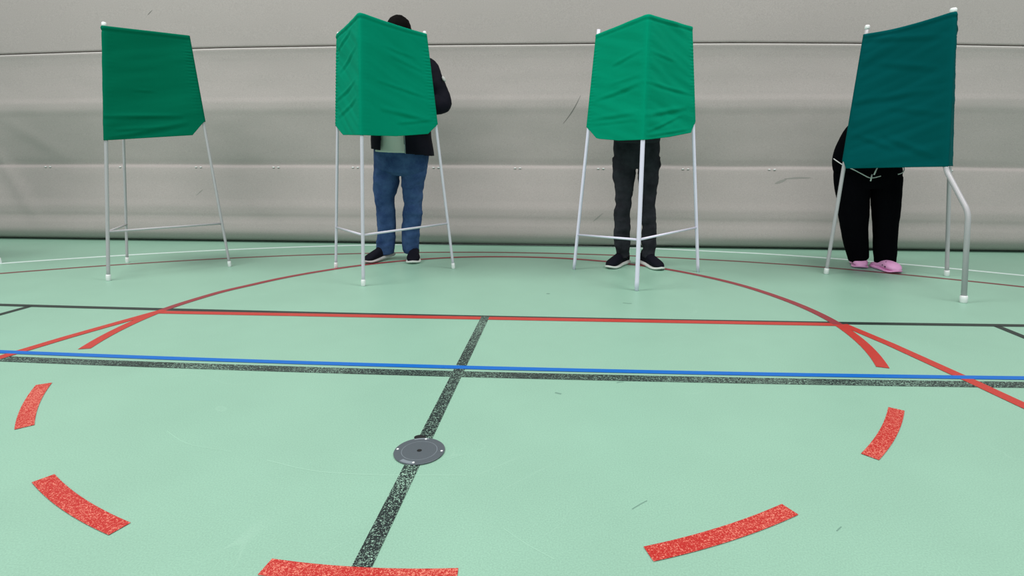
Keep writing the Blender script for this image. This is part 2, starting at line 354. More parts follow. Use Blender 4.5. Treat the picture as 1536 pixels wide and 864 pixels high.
for i in range(12):
    X = -4.604+0.7528*i
    for s in (-1, 1):
        zc = 0.7235*(1-0.018*max(0, min(1, (-X-1)/4)))
        bm = bmesh.new(); c = surf(X+s*0.023, zc-0.013, 0.005)
        tube(bm, [c+Vector((-0.008, 0, 0)), c+Vector((-0.004, -0.002, 0)), c+Vector((0.004, -0.002, 0)), c+Vector((0.009, 0, 0))], 0.0048, 8)
        o = obj('fastener', bm, M['white_plastic'], wall); 
def wall_mark(p0, p1, width, mat, bow=0.0, n=14):
    bm = bmesh.new(); a = []; b_ = []
    d = Vector((p1[0]-p0[0], p1[1]-p0[1])); nn = Vector((-d.y, d.x)).normalized()
    for i in range(n+1):
        t = i/n; wd = width*(0.25+math.sin(math.pi*t)*0.75)/2; c = Vector(p0)+d*t+nn*bow*math.sin(math.pi*t)
        q = c+nn*wd; r = c-nn*wd
        a.append(bm.verts.new(surf(q.x, q.y))); b_.append(bm.verts.new(surf(r.x, r.y)))
    for i in range(n): bm.faces.new((a[i], a[i+1], b_[i+1], b_[i]))
    obj('scuff_mark', bm, M[mat], wall)
wall_mark((0.475, 1.347), (0.324, 1.105), 0.008, 'scuff', 0.012)
wall_mark((0.690, 0.316), (0.604, 0.240), 0.012, 'scuff_soft')
wall_mark((2.20, 0.588), (2.30, 0.625), 0.022, 'scuff_soft'); wall_mark((2.28, 0.63), (2.51, 0.640), 0.014, 'scuff_soft', 0.004)
wall_mark((-3.38, 2.10), (-3.43, 2.06), 0.006, 'scuff'); wall_mark((-1.29, 0.50), (-1.32, 0.40), 0.004, 'scuff', 0.004)
wall_mark((-3.05, 0.50), (-3.12, 0.44), 0.006, 'scuff_soft')

# ------------------------------------------------------------ floor socket cover
sc_ = thing('floor_socket_cover', 'round dark steel cover plate set in the black centre line of the mint floor', 'floor socket cover', (-0.006, -1.315, 0.0022))
def disc(name, c, r, h, mat, parent, seg=48):
    bm = bmesh.new(); P = [(r, 0), (r, h*0.6), (r-h*0.4, h), (0.0005, h)]
    rings = []
    for rr, zz in P: rings.append([bm.verts.new((c[0]+rr*math.cos(2*math.pi*k/seg), c[1]+rr*math.sin(2*math.pi*k/seg), c[2]+zz)) for k in range(seg)])
    for a, b_ in zip(rings, rings[1:]):
        for k in range(seg): bm.faces.new((a[k], a[(k+1) % seg], b_[(k+1) % seg], b_[k]))
    bm.faces.new(rings[-1])
    return obj(name, bm, M[mat], parent, smooth=False)
cx, cy = -0.006, -1.315
disc('plate', (cx, cy, 0.0022), 0.073, 0.0022, 'steel_grey', sc_)
def ringm(name, r0, r1, z, mat, a0=0, a1=360, h=0.0003):
    bm = bmesh.new(); n = 60; A = []; B = []
    for i in range(n+1):
        a = R(a0+(a1-a0)*i/n); A.append(bm.verts.new((cx+r0*math.cos(a), cy+r0*math.sin(a), z))); B.append(bm.verts.new((cx+r1*math.cos(a), cy+r1*math.sin(a), z)))
    for i in range(n): bm.faces.new((A[i], B[i], B[i+1], A[i+1]))
    return obj(name, bm, M[mat], sc_, smooth=False)
ringm('groove', 0.050, 0.0515, 0.0047, 'steel_edge')
ringm('worn_rim', 0.058, 0.0705, 0.0046, 'steel_edge', 235, 272)
ringm('worn_rim', 0.064, 0.0705, 0.0046, 'steel_edge', 80, 118)
disc('hole', (cx, cy, 0.0044), 0.0072, 0.0004, 'hole_black', sc_, 20)
for px_, py_ in ((-0.071, -1.312), (0.059, -1.313), (-0.004, -1.250), (-0.005, -1.379)):
    disc('screw', (px_, py_, 0.0044), 0.0036, 0.0010, 'white_plastic', sc_, 14)
# the half-covered dark notch in the floor behind the plate
bm = bmesh.new(); seg = 30
vs = [bm.verts.new((-0.026+0.018*math.cos(2*math.pi*k/seg), -1.236+0.014*math.sin(2*math.pi*k/seg), 0.0025)) for k in range(seg)]
bm.faces.new(vs); obj('finger_notch', bm, M['hole_black'], sc_, smooth=False)

# ------------------------------------------------------------ voting booths
def Lp(leg, z):
    """point on a leg (polyline bottom->top) at height z"""
    for a, b_ in zip(leg, leg[1:]):
        if z <= b_[2] or b_ is leg[-1]:
            t = (z-a[2])/(b_[2]-a[2]); return Vector(a)+(Vector(b_)-Vector(a))*t
def booth(label, legs, rad, tube_mat, green, zt, bots, wr, caps=True, feet=True, stretch=None, rail_z=None, seed=0, sag=0.0, shift=None, group='green fabric voting booths in a row'):
    """legs: dict A (apex, nearest the hall), B, C.  zt: cloth top z at (B,A,C).  bots: dict B/C -> [(s,z)...] bottom edge from apex (s=0) to the leg (s=1)"""
    A0 = Vector(legs['A'][0]); Bv = Vector(legs['B'][0]); Cv = Vector(legs['C'][0]); ctr = (A0+Bv+Cv)/3
    root = thing('voting_booth', label, 'voting booth', (ctr.x, ctr.y, 0), group)
    for k in 'ABC':
        P = legs[k]; r = rad[k]
        pts = [(*p,) for p in P]
        pts[0] = (pts[0][0], pts[0][1], 0.012 if feet else 0.001)
        pts2 = catmull([pts[0], pts[-1]], 0.1) if len(pts) == 2 else None
        if pts2 is None:      # bent tube: straight runs with rounded bends
            pts2 = [pts[0]]
            for i in range(1, len(pts)-1):
                a, b_, c = Vector(pts[i-1]), Vector(pts[i]), Vector(pts[i+1])
                d1 = (a-b_).normalized()*0.045; d2 = (c-b_).normalized()*0.045
                for q in range(7):
                    t = q/6; pts2.append(tuple((b_+d1)*(1-t)**2+b_*2*t*(1-t)+(b_+d2)*t*t))
            pts2.append(pts[-1])
        bm = bmesh.new(); tube(bm, pts2, r, 16); leg = obj('leg', bm, M[tube_mat], root)
        if feet:
            bm = bmesh.new(); f = Vector(pts[0]); ax = (Vector(pts2[1])-f).normalized()
            tube(bm, [(f.x, f.y, 0.0), (f.x, f.y, 0.004), f+ax*0.012, f+ax*0.026, f+ax*0.030], [r*1.15, r*1.32, r*1.36, r*1.34, r*1.15], 18)
            o = obj('foot_cap', bm, M['white_plastic'], leg); o['label'] = 'white foot cap'
        if caps is True or (caps and k in caps):
            t_ = Vector(pts2[-1]); ax = (t_-Vector(pts2[-2])).normalized(); bm = bmesh.new()
            tube(bm, [t_-ax*0.006, t_+ax*0.002, t_+ax*0.016, t_+ax*0.022], [r*1.0, r*1.25, r*1.25, r*0.9], 18)
            o = obj('top_cap', bm, M['white_plastic'], leg); o['label'] = 'white top cap'
    # stretchers between the legs near the floor
    if stretch:
        za, zb, zc = stretch
        for k, zk in (('B', zb), ('C', zc)):
            bm = bmesh.new(); p = Lp(legs['A'], za); q = Lp(legs[k], zk)
            tube(bm, [p, p.lerp(q, 0.5), q], 0.0075, 12); obj('stretcher', bm, M[tube_mat], root)
            bm = bmesh.new(); d = (q-p).normalized(); up = Vector((0, 0, 1))
    # the rods the cloth hangs from
    for k in 'BC':
        bm = bmesh.new(); p = Lp(legs['A'], zt['A']-0.014-sag); q = Lp(legs[k], zt[k]-0.014-sag)
        tube(bm, [p, p.lerp(q, 0.5), q], 0.006, 10); obj('top_rod', bm, M[tube_mat], root)
    # writing shelf inside the screen
    bm = bmesh.new(); zsf = 1.10
    tri = [Lp(legs['A'], zsf), Lp(legs['C'], zsf), Lp(legs['B'], zsf)]; cc = (tri[0]+tri[1]+tri[2])/3
    tri = [cc+(p-cc)*0.90 for p in tri]
    lo = [bm.verts.new((p.x, p.y, zsf-0.008)) for p in tri]; hi = [bm.verts.new((p.x, p.y, zsf+0.008)) for p in tri]
    bm.faces.new(lo); bm.faces.new(hi)
    for i in range(3): bm.faces.new((lo[i], lo[(i+1) % 3], hi[(i+1) % 3], hi[i]))
    bmesh.ops.bevel(bm, geom=bm.edges[:], offset=0.004, segments=2, affect='EDGES')
    obj('shelf', bm, M['tube_light'], root, smooth=False)
    # ------- cloth
    ns = 64; nv = 150; bm = bmesh.new(); cols = []
    def bottom(s):
        k = 'B' if s < 0 else 'C'; return interp(bots[k], abs(s))
    def column(s, t):
        k = 'B' if s < 0 else 'C'; a = abs(s)
        ztop = zt['A']*(1-a)+zt[k]*a - sag*math.sin(math.pi*min(a, 1))*(0.3 if k == 'B' else 1)
        zb = bottom(s); z = ztop+(zb-ztop)*t
        pa = Lp(legs['A'], z); pk = Lp(legs[k], z); po = Lp(legs['C' if k == 'B' else 'B'], z)
        n = (pk-pa).cross(Vector((0, 0, 1))).normalized()
        if n.dot(po-pa) > 0: n = -n
        rA = rad['A']+0.0045; rk = rad[k]+0.0045
        # pulled taut round the poles
        p = (pa+n*rA*1.0).lerp(pk+n*rk, a)
        if a < 0.035:                       # round the apex pole
            n2 = (po-pa).cross(Vector((0, 0, 1))).normalized()
            if n2.dot(pk-pa) > 0: n2 = -n2
            bis = (n+n2).normalized(); q = a/0.035; dd = bis.lerp(n, q).normalized()
            along = (pk-pa).normalized()*(0.035*(pk-pa).length)*q*q
            p = pa+dd*rA+along
        # gathers, folds and slack
        edge = (1-a)
        g = 0.0
        damp = min(1, a/0.06)*min(1, edge/0.05)
        sx = a*0.6 if k == 'C' else -a*0.6
        nv3 = Vector((sx*1.6+seed*3.7, z*9.0+sx*wr['slant'], seed))
        g += noise.noise(nv3)*0.010*wr['fold']*damp
        g += noise.noise(Vector((sx*3.0+seed*1.3, z*21.0+sx*wr['slant']*2.4, seed+5)))*0.0045*wr['fold']*damp
        for (s0, z0, s1, z1, amp, wd) in wr['creases']:
            if (s0 < 0) != (s < 0) and abs(s) > 0.01: continue
            if min(s0, s1)-0.02 <= s <= max(s0, s1)+0.02:
                tt = (s-s0)/(s1-s0); tt = min(1, max(0, tt)); zc = z0+(z1-z0)*tt
                g += 0.75*amp*math.exp(-((z-zc)/wd)**2)*math.sin(math.pi*min(1, max(0, 0.12+0.8*tt)))
                g -= 0.5*amp*math.exp(-((z-zc+wd*1.7)/wd)**2)*math.sin(math.pi*min(1, max(0, 0.12+0.8*tt)))
        # small puckers along the sleeves
        pk_ = (0.75+math.sin(z*2*math.pi/0.021+2.0*noise.noise(Vector((z*8, seed, 1)))))*0.0017*math.exp(-((edge-0.03)/0.055)**2)*wr['pucker']*(1 if z < ztop-0.1 else 0.3)
        pa_ = (1.0+math.sin(z*2*math.pi/0.026+2.5*noise.noise(Vector((z*6, seed, 4)))))*0.0002*math.exp(-((a-0.05)/0.05)**2)*wr['pucker']
        hem_top = 0.004*math.exp(-(((ztop-z)-0.012)/0.009)**2) - 0.0025*math.exp(-(((ztop-z)-0.030)/0.007)**2)
        belly = -0.012*math.sin(math.pi*min(a, 1))**2*math.sin(math.pi*min(1, max(0, t)))*wr.get('belly', 1)
        flare = wr.get('flare', 0)*t**6*math.sin(math.pi*min(1, a*1.1))
        return p+n*(g+pk_+pa_+hem_top+belly+flare)
    ss = [-1+i/ns for i in range(ns+1)]+[(i+1)/ns for i in range(ns)]
    extra = [0.004, 0.010, 0.018, 0.027]
    ss = sorted(set(ss+extra+[-e for e in extra]+[s for k, q in bots.items() for (s_, _) in q for s in ([s_ if k == 'C' else -s_])]))
    ss = [s for s in ss if -1 <= s <= 1]
    for s in ss: cols.append([column(s, t/nv) for t in range(nv+1)])
    # wrap round the outer poles
    def wrapcol(k):
        out = []
        for ang in (35, 75, 120, 165):
            col = []
            s = -1 if k == 'B' else 1
            for t in range(nv+1):
                ztop = zt[k]; zb = bottom(s); z = ztop+(zb-ztop)*t/nv
                pa = Lp(legs['A'], z); pk = Lp(legs[k], z); po = Lp(legs['C' if k == 'B' else 'B'], z)
                n = (pk-pa).cross(Vector((0, 0, 1))).normalized()
                if n.dot(po-pa) > 0: n = -n
                d = (pk-pa); d.z = 0; d.normalize(); rk = rad[k]+0.0045
                col.append(pk+(n*math.cos(R(ang))+d*math.sin(R(ang)))*rk)
            out.append(col)
        return out
    wb = wrapcol('B'); wc = wrapcol('C')
    cols = wb[::-1]+cols+wc
    G = [[bm.verts.new(p) for p in c] for c in cols]
    for a, b_ in zip(G, G[1:]):
        for k in range(nv): bm.faces.new((a[k], b_[k], b_[k+1], a[k+1]))
    o = obj('privacy_screen', bm, M[green], root, recalc=False)
    sdm = o.modifiers.new('cloth_thickness', 'SOLIDIFY'); sdm.thickness = 0.0014; sdm.offset = 0
    if shift: root.location = Vector(root.location)+Vector(shift)
    return root

def leg(b_, t_, zend=None):
    b_ = Vector(b_); t_ = Vector(t_)
    if zend: t_ = b_+(t_-b_)*((zend-b_.z)/(t_.z-b_.z))
    return [tuple(b_), tuple(t_)]
def W(**k): d = dict(slant=0, fold=1, pucker=1, creases=[]); d.update(k); return d
l1 = dict(A=leg((-2.661, .655, 0), (-2.532, .725, 1.635), 1.628), B=leg((-3.015, 1.24, 0), (-2.832, 1.21, 1.628), 1.630), C=leg((-2.139, 1.158, 0), (-2.272, 1.128, 1.648), 1.640))
r1 = dict(A=0.0108, B=0.0092, C=0.0092)
booth('unoccupied deep green voting booth on thin grey legs, nobody standing behind it', l1, r1, 'tube_grey', 'green1',
      dict(B=1.632, A=1.626, C=1.645), dict(B=[(0, .920), (.85, .96), (1, 1.055)], C=[(0, .920), (.38, .940), (.848, .964), (1.0, 1.060)]),
      W(slant=-1.5, fold=0.55, pucker=1.0, creases=[(0.02, 1.075, 0.75, 1.095, 0.010, 0.014), (0.05, 0.945, 0.8, 1.050, 0.009, 0.016), (0.1, 0.99, 0.55, 1.02, 0.006, 0.012), (0.3, 1.25, 0.5, 1.25, 0.003, 0.01)]),
      caps='A', stretch=(0.328, 0.297, 0.327), seed=1)
l2 = dict(A=leg((-.919, .643, 0), (-.877, .713, 1.681), 1.672), B=leg((-1.331, 1.176, 0), (-1.201, 1.146, 1.646), 1.640), C=leg((-.457, 1.223, 0), (-.613, 1.193, 1.659), 1.650))
r2 = dict(A=0.0108, B=0.0098, C=0.0098)
booth('emerald green voting booth with a person in blue jeans and black jacket behind it', l2, r2, 'tube_light', 'green2',
      dict(B=1.641, A=1.681, C=1.654), dict(B=[(0, .955), (.64, .965), (.70, .977), (1, 1.042)], C=[(0, .955), (.40, .955), (.846, .977), (1, 1.045)]),
      W(slant=4.0, fold=0.8, pucker=1.3, creases=[(0.22, 1.30, 0.95, 1.225, 0.006, 0.012), (0.25, 1.13, 0.9, 1.075, 0.009, 0.016), (0.4, 1.47, 0.9, 1.40, 0.006, 0.014), (0.45, 1.045, 0.9, 1.075, 0.006, 0.012), (0.3, 1.52, 0.8, 1.48, 0.004, 0.012),
          (-0.85, 1.10, -0.1, 1.19, 0.007, 0.014), (-0.95, 1.21, -0.15, 1.30, 0.007, 0.013), (-0.8, 1.40, -0.1, 1.50, 0.006, 0.014), (-0.9, 1.54, -0.3, 1.62, 0.006, 0.012)]),
      caps='BC', stretch=(0.330, 0.306, 0.339), seed=2, sag=0.006)
l3 = dict(A=leg((.831, .657, 0), (.85, .727, 1.658), 1.655), B=leg((.437, 1.271, 0), (.581, 1.241, 1.67), 1.682), C=leg((1.338, 1.251, 0), (1.191, 1.221, 1.691), 1.680))
r3 = dict(A=0.0135, B=0.0118, C=0.0118)
booth('bright green voting booth with plain white legs, a person in black jeans behind it', l3, r3, 'tube_white', 'green3',
      dict(B=1.648, A=1.656, C=1.688), dict(B=[(0, .931), (.35, .930), (.72, .945), (.78, .952), (1, 1.030)], C=[(0, .931), (.45, .955), (.893, .990), (.94, 1.02), (1, 1.065)]),
      W(slant=2.0, fold=0.9, pucker=1.1, creases=[(0.03, 1.275, 0.95, 1.25, 0.007, 0.012), (0.03, 1.085, 0.8, 1.155, 0.010, 0.016), (0.05, 1.455, 0.6, 1.44, 0.004, 0.012), (0.05, 0.99, 0.7, 1.10, 0.006, 0.012), (0.05, 0.96, 0.9, 1.02, 0.005, 0.01),
          (-0.85, 1.215, -0.03, 1.275, 0.009, 0.014), (-0.6, 1.42, -0.05, 1.46, 0.006, 0.012), (-0.9, 1.085, -0.05, 1.10, 0.008, 0.016), (-0.95, 1.05, -0.1, 1.06, 0.005, 0.012), (-0.6, 1.30, -0.05, 1.32, 0.004, 0.012)]),
      caps='', feet=False, stretch=(0.322, 0.260, 0.327), seed=3)
l4 = dict(A=[(2.705, .519, 0), (2.692, .56, .526), (2.674, .78, .765), (2.601, .769, 1.662)], B=leg((3.076, 1.258, 0), (2.895, 1.228, 1.65), 1.630), C=leg((2.245, 1.257, 0), (2.346, 1.227, 1.655), 1.668))
r4 = dict(A=0.0150, B=0.0130, C=0.0125)
booth('dark teal voting booth with a bent front leg, a person in pink clogs behind it', l4, r4, 'tube_grey', 'green4',
      dict(B=1.62, A=1.660, C=1.632), dict(B=[(0, .782), (.7, .775), (1, .80)], C=[(0, .778), (.5, .765), (.955, .752), (1, .800)]),
      W(slant=3.0, fold=1.1, pucker=0.25, creases=[(0.08, 1.54, 0.98, 1.60, 0.007, 0.018), (0.1, 1.36, 0.8, 1.44, 0.006, 0.02), (0.15, 1.24, 0.98, 1.20, 0.008, 0.020), (0.05, 1.10, 0.6, 1.15, 0.005, 0.02), (0.1, 0.85, 0.6, 0.97, 0.007, 0.022), (0.5, 0.90, 0.9, 0.98, 0.006, 0.02)], flare=0.01),
      caps='AC', stretch=None, seed=4, sag=0.014)
# the neighbour cut off by the left edge: only the foot of its right rear leg is in view
dx = Vector((-3.955-(-2.139), 1.136-1.158, 0))
booth('voting booth cut off by the left edge, only a white foot cap in view', l1, r1, 'tube_grey', 'green1',
      dict(B=1.632, A=1.626, C=1.645), dict(B=[(0, .920), (.85, .96), (1, 1.055)], C=[(0, .920), (.38, .940), (.848, .964), (1.0, 1.060)]),
      W(fold=0.6, creases=[]), caps='A', stretch=(0.328, 0.297, 0.327), seed=6, shift=dx)

# ------------------------------------------------------------ people
def wrinkle(amp, sz, seed, stretch=1.0):
    def fn(co, n):
        v = Vector((co.x*stretch, co.y*stretch, co.z))*sz+Vector((seed, seed*1.7, 0))
        return (noise.noise(v)+0.5*noise.noise(v*2.1))*amp
    return fn
def limb_pts(rows, step=0.012):
    """rows of (x,y,z,r) -> dense"""
    d = catmull(rows, step); return [q[:3] for q in d], [q[3] for q in d]
def head_rings(bm, c, fwd, up, s=1.0):
    """a head with brow, nose, mouth, chin and ears; c = centre of the skull, fwd = where it faces"""
    up = Vector(up).normalized(); fwd = (Vector(fwd)-up*up.dot(Vector(fwd))).normalized(); rt = fwd.cross(up)
    c = Vector(c)
    prof = [(-0.118, .020, .018, .070), (-0.112, .036, .034, .058), (-0.095, .050, .058, .034), (-0.070, .060, .076, .014), (-0.040, .067, .086, .004), (-0.010, .072, .092, -.002), (0.020, .076, .096, -.004),
            (0.050, .077, .097, -.006), (0.078, .070, .088, -.009), (0.100, .052, .066, -.012), (0.114, .028, .036, -.014), (0.119, .008, .010, -.014)]
    P = [c+up*z*s+fwd*o*s for z, _, _, o in prof]; rings = []
    for (z, rx, ry, o), p in zip(prof, P):
        rings.append([bm.verts.new(p+rt*math.cos(2*math.pi*k/24)*rx*s+fwd*math.sin(2*math.pi*k/24)*ry*s) for k in range(24)])
    for a, b_ in zip(rings, rings[1:]):
        for k in range(24): bm.faces.new((a[k], a[(k+1) % 24], b_[(k+1) % 24], b_[k]))
    bm.faces.new(rings[0]); bm.faces.new(rings[-1])
    q = lambda f, r, u: c+fwd*f*s+rt*r*s+up*u*s
    tube(bm, [q(.086, 0, .022), q(.098, 0, .000), q(.110, 0, -.022), q(.100, 0, -.032)], [.008*s, .010*s, .014*s, .009*s], 10)
    for sg in (-1, 1):
        tube(bm, [q(.084, sg*.010, .030), q(.082, sg*.035, .034), q(.070, sg*.055, .026)], [.008*s, .009*s, .006*s], 8)
        ell(bm, q(.094, sg*.013, -.030), (.009*s, .009*s, .007*s), u=10, v=8)
        tube(bm, [q(-.002, sg*.074, .028), q(-.008, sg*.086, .022), q(-.008, sg*.084, -.012), q(.0, sg*.075, -.030)], [.008*s, .012*s, .010*s, .007*s], 8)
    tube(bm, [q(.080, -.024, -.056), q(.092, 0, -.054), q(.080, .024, -.056)], [.005*s, .008*s, .005*s], 8)
    tube(bm, [q(.078, -.020, -.066), q(.089, 0, -.067), q(.078, .020, -.066)], [.005*s, .008*s, .005*s], 8)
    return q
def hand(bm, wrist, direction, palm_n, side, s=1.0):
    """palm, four bent fingers, thumb.  palm_n = direction the palm faces, side = +1/-1 thumb side along cross"""
    d = Vector(direction).normalized(); n = Vector(palm_n); n = (n-d*d.dot(n)).normalized(); t = d.cross(n)*side; w_ = Vector(wrist)
    tube(bm, [w_-d*.01, w_+d*.02*s, w_+d*.05*s, w_+d*.085*s], [(.026*s, .018*s), (.034*s, .016*s), (.041*s, .015*s), (.040*s, .012*s)], 14, side=t)
    base = w_+d*.082*s
    for i, (off, ln) in enumerate(((.030, .070), (.010, .078), (-.010, .073), (-.030, .058))):
        b0 = base+t*off*s; a1 = b0+d*ln*.45*s+n*.006*s; a2 = b0+d*ln*.75*s+n*.022*s; a3 = b0+d*ln*.92*s+n*.040*s
        tube(bm, [b0-d*.02*s, b0, a1, a2, a3], [.0092*s, .0095*s, .0088*s, .0080*s, .0066*s], 10)
    b0 = w_+d*.025*s+t*.026*s
    tube(bm, [b0, b0+t*.022*s+d*.020*s+n*.008*s, b0+t*.030*s+d*.048*s+n*.018*s, b0+t*.026*s+d*.068*s+n*.026*s], [.013*s, .012*s, .010*s, .008*s], 10)
def shoe(root, heel, toe, mat, sole_mat, width=0.098, kind='sneaker', lift=0.0):
    heel = Vector(heel); toe = Vector(toe); d = toe-heel; Ln = d.length; d.normalize(); up = Vector((0, 0, 1)); s = d.cross(up).normalized(); n = s.cross(d)
    def P(f, r, h): return heel+d*f*Ln+s*r+n*h
    prof = [(0.0, .62), (0.05, .72), (0.2, .74), (0.4, .72), (0.55, .84), (0.70, 1.0), (0.83, .98), (0.93, .78), (0.985, .42), (1.0, .15)]
    def wd(f): return sinterp(prof, f)*width/2
    def ring(f, h0, h1, ww, seg=18, pw=2.4):
        out = []
        for k in range(seg):
            a = 2*math.pi*k/seg; ca, sa = math.cos(a), math.sin(a)
            x = math.copysign(abs(ca)**(2/pw), ca)*ww; y = math.copysign(abs(sa)**(2/pw), sa)
            out.append(P(f, x, (h0+h1)/2+y*(h1-h0)/2))
        return out
    def loft(bm, rings_):
        G = [[bm.verts.new(p) for p in r] for r in rings_]
        for a, b_ in zip(G, G[1:]):
            for k in range(len(a)): bm.faces.new((a[k], a[(k+1) % len(a)], b_[(k+1) % len(a)], b_[k]))
        bm.faces.new(G[0]); bm.faces.new(G[-1])
    fs = [0.0, .01, .03, .07, .13, .2, .3, .4, .5, .6, .7, .78, .85, .91, .95, .98, .995, 1.0]
    bm = bmesh.new()
    if kind == 'sneaker':
        H = [(0, .070), (.05, .098), (.15, .112), (.3, .116), (.42, .106), (.55, .090), (.7, .075), (.85, .062), (.95, .048), (1, .030)]
    else:
        H = [(0, .040), (.06, .046), (.3, .052), (.42, .074), (.5, .080), (.62, .080), (.75, .074), (.87, .064), (.95, .050), (1, .030)]
    loft(bm, [ring(f, .012, sinterp(H, f), max(.004, wd(f)*(1.0 if f > .02 else .8)-.003)) for f in fs])
    if kind == 'sneaker': tube(bm, [P(.20, 0, .05), P(.21, 0, .09), P(.20, 0, .125)], [(.036, .046), (.037, .048), (.036, .046)], 16, side=s)
    o = obj('shoe' if kind == 'sneaker' else 'clog', bm, M[mat], root)
    sb = o.modifiers.new('soft', 'SUBSURF'); sb.levels = 1; sb.render_levels = 1
    bm = bmesh.new()
    ST = [(0, .030), (.1, .034), (.35, .030), (.6, .024), (.85, .022), (.95, .026), (1, .030)]
    SB = [(0, .008), (.06, .001), (.7, .001), (.88, .003), (1, .014)]
    loft(bm, [ring(f, sinterp(SB, f), sinterp(ST, f)*(0.8 if kind != 'sneaker' else 1), max(.005, wd(f)+.0025), pw=4) for f in fs])
    so = obj('sole', bm, M[sole_mat], o); so['label'] = 'pale sole' if kind == 'sneaker' else 'pale pink sole rim'
    if kind == 'sneaker':
        for i, f in enumerate((.50, .44, .38, .32)):
            bm = bmesh.new(); h = sinterp(H, f)+.002; wv_ = .020
            tube(bm, [P(f, -wv_, h-.006), P(f-.01, 0, h+.001), P(f, wv_, h-.006)], .0026, 8); obj('lace', bm, M[mat], o)
    else:
        for f, r, h in ((.58, .94, .046), (.72, .97, .040), (.58, -.94, .046), (.72, -.97, .040), (.64, .62, .068), (.64, -.62, .068), (.82, .62, .056), (.82, -.62, .056)):
            bm = bmesh.new(); c = P(f, r*wd(f)*.93, h); ell(bm, c, (.0065, .0065, .0055), u=12, v=8); obj('vent_hole', bm, M['hole_black'], o)
    return o
def trousers(root, hip, legL, legR, mat, amp, sz, seed, crotch, top_flat=1.0, depth_k=0.72, legk=1.0):
    bm = bmesh.new(); fn = wrinkle(amp, sz, seed, 0.45)
    p, r = limb_pts(hip); tube(bm, p, [(q, q*depth_k) for q in r], 36, side=(1, 0, 0), fn=wrinkle(amp*0.5, sz*0.7, seed+3, 0.8))
    for lg in (legL, legR):
        p, r = limb_pts(lg); tube(bm, p, [(q, q*1.05*legk) for q in r], 28, side=(1, 0, 0), fn=fn)
    o = obj('trousers', bm, M[mat], root); voxel(o, 0.0060, 3); return o
def figure(label, root_xy, hip_c, chest_c, neck_c, head_c, head_fwd, head_up, legL, legR, armL, armR, hand_dirs, scale=1.0, feet=None):
    """continuous skin body: pelvis, torso, neck, head, arms with hands, legs"""
    root = thing('person', label, 'person', (*root_xy, 0), 'people voting behind the booths')
    bm = bmesh.new(); s = scale
    hip_c, chest_c, neck_c, head_c = map(Vector, (hip_c, chest_c, neck_c, head_c))
    mid = hip_c.lerp(chest_c, .5)
    p, r = limb_pts([(*(hip_c-Vector((0, 0, .12))), .130*s), (*hip_c, .150*s), (*mid, .125*s), (*chest_c, .150*s), (*(chest_c.lerp(neck_c, .6)), .120*s), (*neck_c, .060*s)])
    tube(bm, p, [(q, q*.68) for q in r], 28, side=(1, 0, 0))
    p, r = limb_pts([(*neck_c, .056*s), (*(neck_c.lerp(head_c, .5)), .052*s), (*head_c, .050*s)]); tube(bm, p, r, 18)
    q = head_rings(bm, head_c, head_fwd, head_up, s)
    for lg in (legL, legR):
        rows = [(x, y, z, max(.035, rr*.72)) for x, y, z, rr in lg]; p, r = limb_pts(rows); tube(bm, p, r, 18)
        x, y, z, _ = lg[-1]; hl, te = feet[[id(legL), id(legR)].index(id(lg))]; hl = Vector(hl); te = Vector(te); zz = Vector((0, 0, .040)); tube(bm, [Vector((x, y, z+.02)), hl.lerp(te, .22)+zz*1.4, hl.lerp(te, .42)+zz, hl.lerp(te, .62)+zz*.8], [.030, .030, .024, .018], 12)
    for arm, (hd, pn, sd_) in zip((armL, armR), hand_dirs):
        p, r = limb_pts([(*arm[0], .054*s), (*Vector(arm[0]).lerp(Vector(arm[1]), .5), .047*s), (*arm[1], .040*s), (*Vector(arm[1]).lerp(Vector(arm[2]), .35), .040*s), (*arm[2], .027*s)]); tube(bm, p, r, 16)
        hand(bm, arm[2], hd, pn, sd_, s*0.95)
    o = obj('body', bm, M['skin'], root); voxel(o, 0.0050, 2)
    for sg in (-1, 1):
        bm = bmesh.new(); ell(bm, q(.0705, sg*.030, .010), (.0115, .0115, .0100), u=14, v=10); e = obj('eye', bm, M['eye'], root)
        bm = bmesh.new(); ell(bm, q(.0795, sg*.030, .006), (.0042, .0042, .0042), u=10, v=8); obj('iris', bm, M['hole_black'], e)
    return root, q
def hair(root, q, c, up, fwd, length='short', s=1.0):
    bm = bmesh.new(); up = Vector(up).normalized(); fwd = (Vector(fwd)-up*up.dot(Vector(fwd))).normalized(); rt = fwd.cross(up); rot = Matrix((rt, fwd, up)).transposed()
    ell(bm, Vector(c)+up*.030*s-fwd*.012*s, (.083*s, .101*s, .096*s), rot, 32, 24)
    ell(bm, Vector(c)-fwd*.040*s-up*.02*s, (.076*s, .068*s, .080*s), rot, 28, 20)
    if length == 'long':
        ell(bm, Vector(c)-fwd*.065*s-up*.08*s, (.080*s, .050*s, .11*s), rot, 28, 20)
    bmesh.ops.delete(bm, geom=[v for v in bm.verts if (v.co-Vector(c)).dot(fwd) > .060*s and (v.co-Vector(c)).dot(up) < .042*s], context='VERTS')
    for v in bm.verts:
        d = (v.co-Vector(c)).normalized(); v.co += d*(noise.noise(v.co*55)*.004+noise.noise(v.co*18)*.004)
    o = obj('hair', bm, M['hair'], root); sd_ = o.modifiers.new('t', 'SOLIDIFY'); sd_.thickness = .004
    return o

FT2 = [((-1.035, 1.595, 0.022), (-1.172, 1.335, 0.0)), ((-0.862, 1.635, 0.0), (-0.800, 1.352, 0.0))]
FT3 = [((0.850, 1.545, 0.0), (0.690, 1.290, 0.0)), ((0.965, 1.545, 0.0), (1.078, 1.262, 0.0))]
FT4 = [((2.650, 1.690, 0.0), (2.590, 1.462, 0.0)), ((2.720, 1.545, 0.0), (2.770, 1.300, 0.0))]
